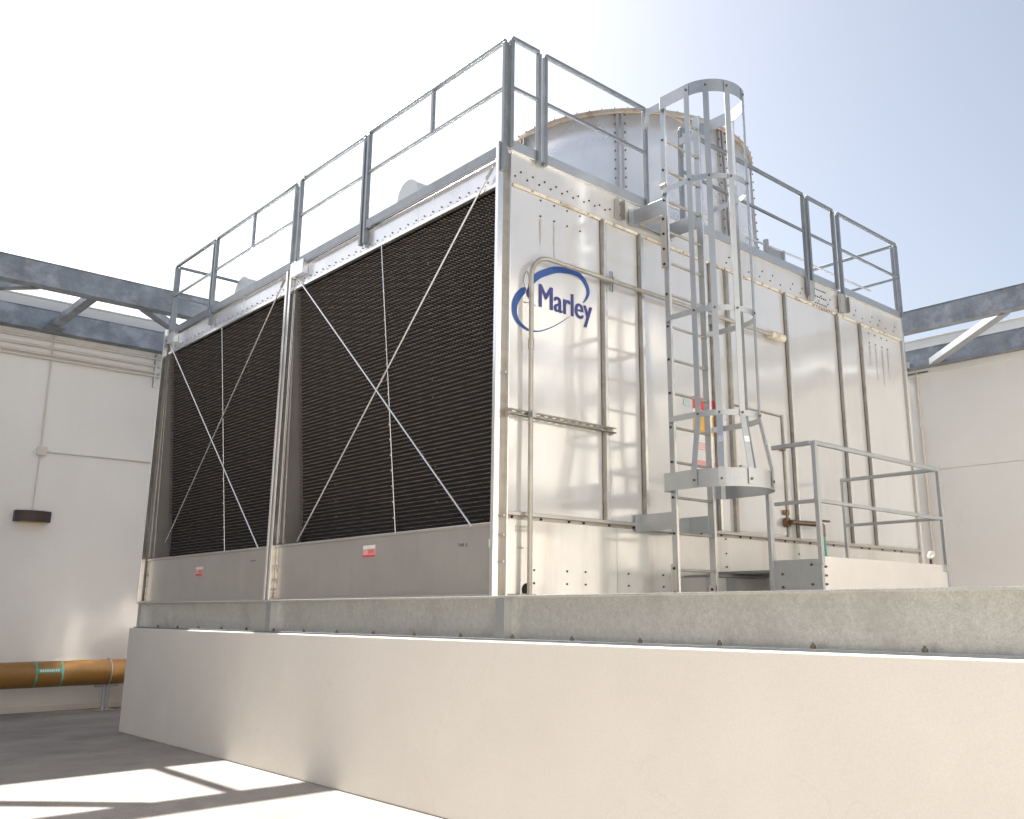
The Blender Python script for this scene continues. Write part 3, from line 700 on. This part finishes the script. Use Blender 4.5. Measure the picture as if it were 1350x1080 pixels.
# ------------------------------------------------------------------ service platform
sp = thing("service_platform", "low galvanised service platform with handrails in front of the access door", "platform", (4, -.7, 0))
PX0, PX1, PY0 = 2.71, 5.33, -1.35
MB().box(PX0, PX1, PY0, PY0 + .006, .0, .375).build("toe_plate", M['bright'], sp, bevel=.002)  # brighter than the side plates: reflected light is put into its colour
MB().box(PX0 - .002, PX0 + .004, PY0 + .008, -.80, .0, .352).build("side_plate", M['galv'], sp)
MB().box(PX0 - .012, PX0 + .03, PY0 - .010, PY0 + .012, 0, .39).build("corner_angle", M['galv'], sp)
MB().box(PX1 - .03, PX1 + .012, PY0 - .010, PY0 + .012, 0, .385).build("corner_angle", M['galv'], sp)
MB().box(PX1 - .004, PX1 + .002, PY0 + .012, -.08, .0, .375).build("side_plate", M['galv'], sp)
MB().box(PX0 + .01, PX1 - .01, PY0 + .012, -.10, .24, .265).build("deck", M['grate'], sp)
bolts("plate_bolts", [(PX0 + .07, PY0 - .001, z) for z in (.12, .20, .28)] + [(PX0 + .4, PY0 - .001, .06), (PX0 + .62, PY0 - .001, .06), (PX1 - .08, PY0 - .001, .1), (PX1 - .06, PY0 - .001, .33)], (0, -1, 0), .012, .010, M['bolt'], sp)
bolts("side_bolts", [(PX0 - .003, PY0 + .10, z) for z in (.12, .30)] + [(PX0 - .003, PY0 + .42, z) for z in (.10, .22)], (-1, 0, 0), .013, .012, M['bolt'], sp)
def hand(pts, r=.021):
    return MB().tube(pts, r, 10)
for lx, ly in ((PX0 + .03, PY0 + .04), (PX1 - .05, PY0 + .04), (PX0 + .03, -.84), (PX1 - .05, -.12), (2.34, -.31), (3.26, -.10)):
    MB().box(lx - .03, lx + .03, ly - .03, ly + .03, -.352, .0 if lx > PX1 - .1 or ly < -.5 else .20).build("leg", M['galv'], sp)
RZ, RM = 1.435, .885
def railrun(p, q, name="handrail"):
    o = MB().bar((*p, RZ), (*q, RZ), .042, .042).build(name, M['galv'], sp, bevel=.008)
    MB().bar((*p, RM), (*q, RM), .034, .034).build("mid_rail", M['galv'], o, bevel=.004); return o
r1 = railrun((PX0 - .02, PY0 - .01), (PX1 - .06, PY0 - .01))
MB().box(PX0 - .035, PX0 + .012, PY0 - .035, PY0 + .01, .30, RZ - .01).build("post", M['galv'], r1, bevel=.004)
MB().box(PX1 - .085, PX1 - .045, PY0 - .03, PY0 + .01, .30, RZ - .01).build("post", M['galv'], r1, bevel=.004)
r2 = railrun((PX0 - .02, PY0 + .02), (PX0 - .02, -.90))
MB().box(PX0 - .03, PX0 + .03, -.84, -.80, 0, 1.05).build("post", M['galv'], r2, bevel=.003)
r3 = railrun((PX1 - .065, PY0 + .02), (PX1 - .065, -.16))
MB().box(PX1 - .085, PX1 - .045, -.19, -.15, .30, RZ + .02).build("post", M['galv'], r3, bevel=.006)
# step beside the ladder with serrated grating nosing
MB().box(2.30, 3.32, -.33, -.325, 0, .20).build("step_riser", M['zinc'], sp)
s = MB().box(2.30, 3.32, -.35, -.06, .205, .222)
k = 0
x = 2.30
while x < 3.32: s.box(x, x + .012, -.352, -.345, .222, .236); x += .026
s.build("step_grating", M['grate'], sp)
MB().box(2.298, 2.302, -.325, -.012, 0, .20).build("step_side", M['zinc'], sp)
MB().box(2.62, 2.75, -.36, -.332, 0, .20).build("step_bracket", M['galv'], sp)

# ------------------------------------------------------------------ bent pipe in front of the logo
bp_ = thing("bent_pipe", "slim grey pipe rising past the logo and bending along the end wall", "pipe", (.27, -.10, 0))
py = -.08
pts = [(.245, py, -.352)] + [(.245, py, 2.0), (.245, py, 2.83)]
for k in range(1, 9):
    a = math.pi / 2 * k / 8; pts.append((.245 + .22 * (1 - math.cos(a)), py, 2.83 + .22 * math.sin(a)))
pts += [(2.0, py, 3.055), (4.02, py, 3.065)]
MB().tube(pts, .022, 12).build("pipe_run", M['tanpipe'], bp_)
MB().tube([(.245, py, 2.14), (.245, py, 2.24)], .028, 12).build("coupling", M['tanpipe'], bp_)
MB().tube([(4.02, py, 3.065), (4.10, py, 3.065)], .05, 12).tube([(4.10, py, 3.065), (4.30, py + .01, 3.065)], .055, 12).build("pipe_union", M['rust'], bp_)
for x in (1.32,): 
    MB().box(x - .006, x + .004, py + .02, py + .045, 2.955, 3.165).box(x + .022, x + .032, py + .02, py + .045, 2.955, 3.165).box(x - .012, x + .038, py - .024, -.004, 3.035, 3.085).build("pipe_clamp", M['galv'], bp_)
MB().box(2.88, 2.90, py - .03, -.004, 2.95, 3.2).box(2.93, 2.95, py - .03, -.004, 2.95, 3.2).build("pipe_clamp", M['galv'], bp_)
MB().tube([(.245, py, -.004), (.245, py, .018)], .055, 12).box(.12, .19, py - .02, py + .02, -.004, .02).build("foot_plate", M['tanpipe'], bp_)
# slotted channel strut across the casing
su = thing("channel_strut", "slotted steel channel strut holding the slim pipe, across the first casing panel", "strut", (.65, -.05, 1.55))
s = MB().box(.02, 1.34, -.078, -.072, 1.565, 1.575).box(.02, 1.34, -.078, -.036, 1.571, 1.577).box(.02, 1.34, -.078, -.036, 1.523, 1.529)
x = .02
while x < 1.30:
    s.box(x, x + .045, -.042, -.036, 1.529, 1.571); x += .095
s.box(.02, 1.34, -.078, -.072, 1.523, 1.535)
s.build("channel", M['tanpipe'], su)
MB().box(.225, .265, -.13, -.078, 1.52, 1.58).build("strut_clamp", M['galv'], su)
MB().box(.02, .05, -.036, -.004, 1.51, 1.59).build("end_bracket", M['dull'], su)
MB().box(1.31, 1.34, -.036, -.004, 1.51, 1.59).build("end_bracket", M['dull'], su)

# hose tap
hv = thing("hose_tap", "tarnished brass tap with green hose on the end wall behind the platform rail", "tap", (4.4, -.1, .86))
MB().tube([(4.20, -.02, .865), (4.20, -.07, .865)], .055, 12).tube([(4.20, -.10, .865), (4.45, -.12, .865), (4.66, -.16, .865), (4.70, -.20, .85)], .030, 10).build("tap_body", M['brass'], hv)
MB().tube([(4.70, -.20, .86), (4.70, -.20, .72)], .028, 10).build("tap_spout", M['brass'], hv)
MB().box(4.68, 4.84, -.22, -.18, .895, .915).build("tap_handle", M['bolt'], hv)
MB().tube([(4.70, -.20, .72), (4.695, -.21, .5), (4.72, -.22, .28)], .024, 10).build("hose", M['hose'], hv)

# small floodlight beyond the far corner
fl = thing("floodlight", "small white floodlight on a dark stem beyond the far corner of the tower", "floodlight", (8.05, .12, -.35))
MB().tube([(8.05, .12, -.352), (8.05, .12, .60)], .02, 8).build("stem", M['bronze'], fl)
MB().tube([(8.00, .06, .68), (8.02, .09, .665), (8.07, .14, .63)], [.038, .046, .03], 16).build("lamp_head", M['white'], fl)

# ------------------------------------------------------------------ conduits and fittings on the north wall
def conduit(label, pts, r, grp=None, m='conduit'):
    o = MB().tube(pts, r, 8).build("conduit", M[m]); tag(o, label, "conduit", grp); return o
wy = YB - .05
for z, lab in ((4.575, "beige conduit on the left wall, topmost of the four under the beam"), (4.43, "beige conduit on the left wall, second of the four below the beam"),
               (4.305, "beige conduit on the left wall, third of the four below the beam"), (4.235, "beige conduit on the left wall, lowest of the four under the beam")):
    conduit(lab, [(XW + .3, wy, z), (4.0, wy, z)], .024, "horizontal conduits under the wall beam")
cl = MB().box(1.06, 1.09, YB - .085, YB, 4.02, 4.66).build("conduit_clamp", M['galv']); tag(cl, "vertical strut clamping the four beige conduits beside the tower corner", "bracket")
conduit("thin upright beige conduit dropping from the beam to the junction box", [(-.72, YB - .03, 4.70), (-.72, YB - .03, 4.40), (-.70, YB - .02, 2.66)], .014)
conduit("thin upright beige conduit between junction box and wall lamp", [(-.70, YB - .02, 2.52), (-.70, YB - .02, 1.55)], .012)
conduit("thin level beige conduit running right from the junction box", [(-.62, YB - .02, 2.585), (3.5, YB - .02, 2.60)], .014)
jb = thing("junction_box", "small square beige junction box on the left wall above the lamp", "junction box", (-.68, YB, 2.59))
MB().box(-.755, -.615, YB - .07, YB, 2.52, 2.655).build("box_body", M['conduit'], jb, bevel=.006)
MB().box(-.765, -.605, YB - .078, YB - .07, 2.51, 2.665).build("box_cover", M['conduit'], jb, bevel=.003)
wl = thing("wall_lamp", "dark brown curved wall lamp mounted on the left beige wall", "wall lamp", (-.70, YB, 1.45))
N = 14; prof = [(-.98 + .56 * i / N, YB - .05 - .17 * math.sin(math.pi * (.12 + .76 * i / N))) for i in range(N + 1)]
vs = [(a, b, 1.36) for a, b in prof] + [(a, b, 1.545) for a, b in prof] + [(-.42, YB, 1.36), (-.98, YB, 1.36), (-.42, YB, 1.545), (-.98, YB, 1.545)]; n = N + 1
mb = MB().add(vs, [(i, i + 1, n + i + 1, n + i) for i in range(N)] + [tuple(range(n, 2 * n)) + (2 * n + 2, 2 * n + 3), (2 * n + 1, 2 * n) + tuple(range(N, -1, -1)), (0, n, 2 * n + 3, 2 * n + 1), (N, 2 * n, 2 * n + 2, 2 * n - 1)])
mb.build("lamp_housing", M['bronze'], wl, bevel=.005)
MB().box(-.90, -.50, YB - .15, YB - .02, 1.352, 1.359).build("lamp_lens", M['yellow'], wl)

# east wall conduit
conduit("upright beige conduit on the right-hand wall just past the tower corner", [(XE - .03, 2.36, 4.74), (XE - .03, 2.36, -1.7)], .028)
cb = MB().box(XE - .05, XE - .03, 2.10, 2.75, 4.60, 4.63).build("conduit_bracket", M['galv']); tag(cb, "short cross strut on the right wall holding the upright conduit", "bracket")

# ------------------------------------------------------------------ brown pipe at the wall foot
bpp = thing("brown_pipe", "fat brown painted pipe with two green bands along the foot of the left wall", "pipe", (-1, 11.3, -1.12))
PYY, PZ, PR = 11.28, -1.125, .205
MB().tube([(XW + .2, PYY, PZ), (-5, PYY, PZ), (0, PYY, PZ), (9.5, PYY, PZ)], PR, 32).build("pipe_body", M['pipe'], bpp)
for x in (-.475, -.085):
    MB().tube([(x - .014, PYY, PZ), (x + .014, PYY, PZ)], PR + .003, 32, False).build("green_band", M['green'], bpp)
a = R(158)
def pp(x, ang, r): return (x, PYY + r * math.cos(ang), PZ + r * math.sin(ang))
def plab(x0, x1, a0, a1, m, nm, rr, par):
    vs = []; K = 4
    for i in range(K + 1):
        aa = a0 + (a1 - a0) * i / K; vs += [pp(x0, aa, rr), pp(x1, aa, rr)]
    return MB().add(vs, [(2 * i, 2 * i + 1, 2 * i + 3, 2 * i + 2) for i in range(K)]).build(nm, m, par)
pb = plab(-.46, -.10, R(152), R(172), M['green'], "pipe_label", PR + .0025, bpp)
random.seed(5); x = -.43
while x < -.14:
    ww_ = random.uniform(.012, .028); plab(x, x + ww_, R(157), R(167), M['white'], "label_mark", PR + .0045, pb); x += ww_ + .010
cl = MB().tube([pp(.68, R(k * 12), PR + .010) for k in range(31)], .012, 6, False).build("pipe_strap", M['galv'], bpp)
stn = thing("pipe_stand", "short steel stand carrying the brown pipe beside the plinth corner", "pipe stand", (.68, PYY, ZG))
MB().box(.56, .80, PYY - .16, PYY + .16, ZG, ZG + .015).build("base_plate", M['galv'], stn)
MB().tube([(.655, PYY, ZG + .015), (.655, PYY, PZ - PR - .03)], .030, 12).tube([(.725, PYY, ZG + .015), (.725, PYY, PZ - PR - .03)], .012, 8).build("stem", M['galv'], stn)
MB().box(.50, .86, PYY - .06, PYY + .06, PZ - PR - .035, PZ - PR - .012).build("saddle", M['dull'], stn, bevel=.004)
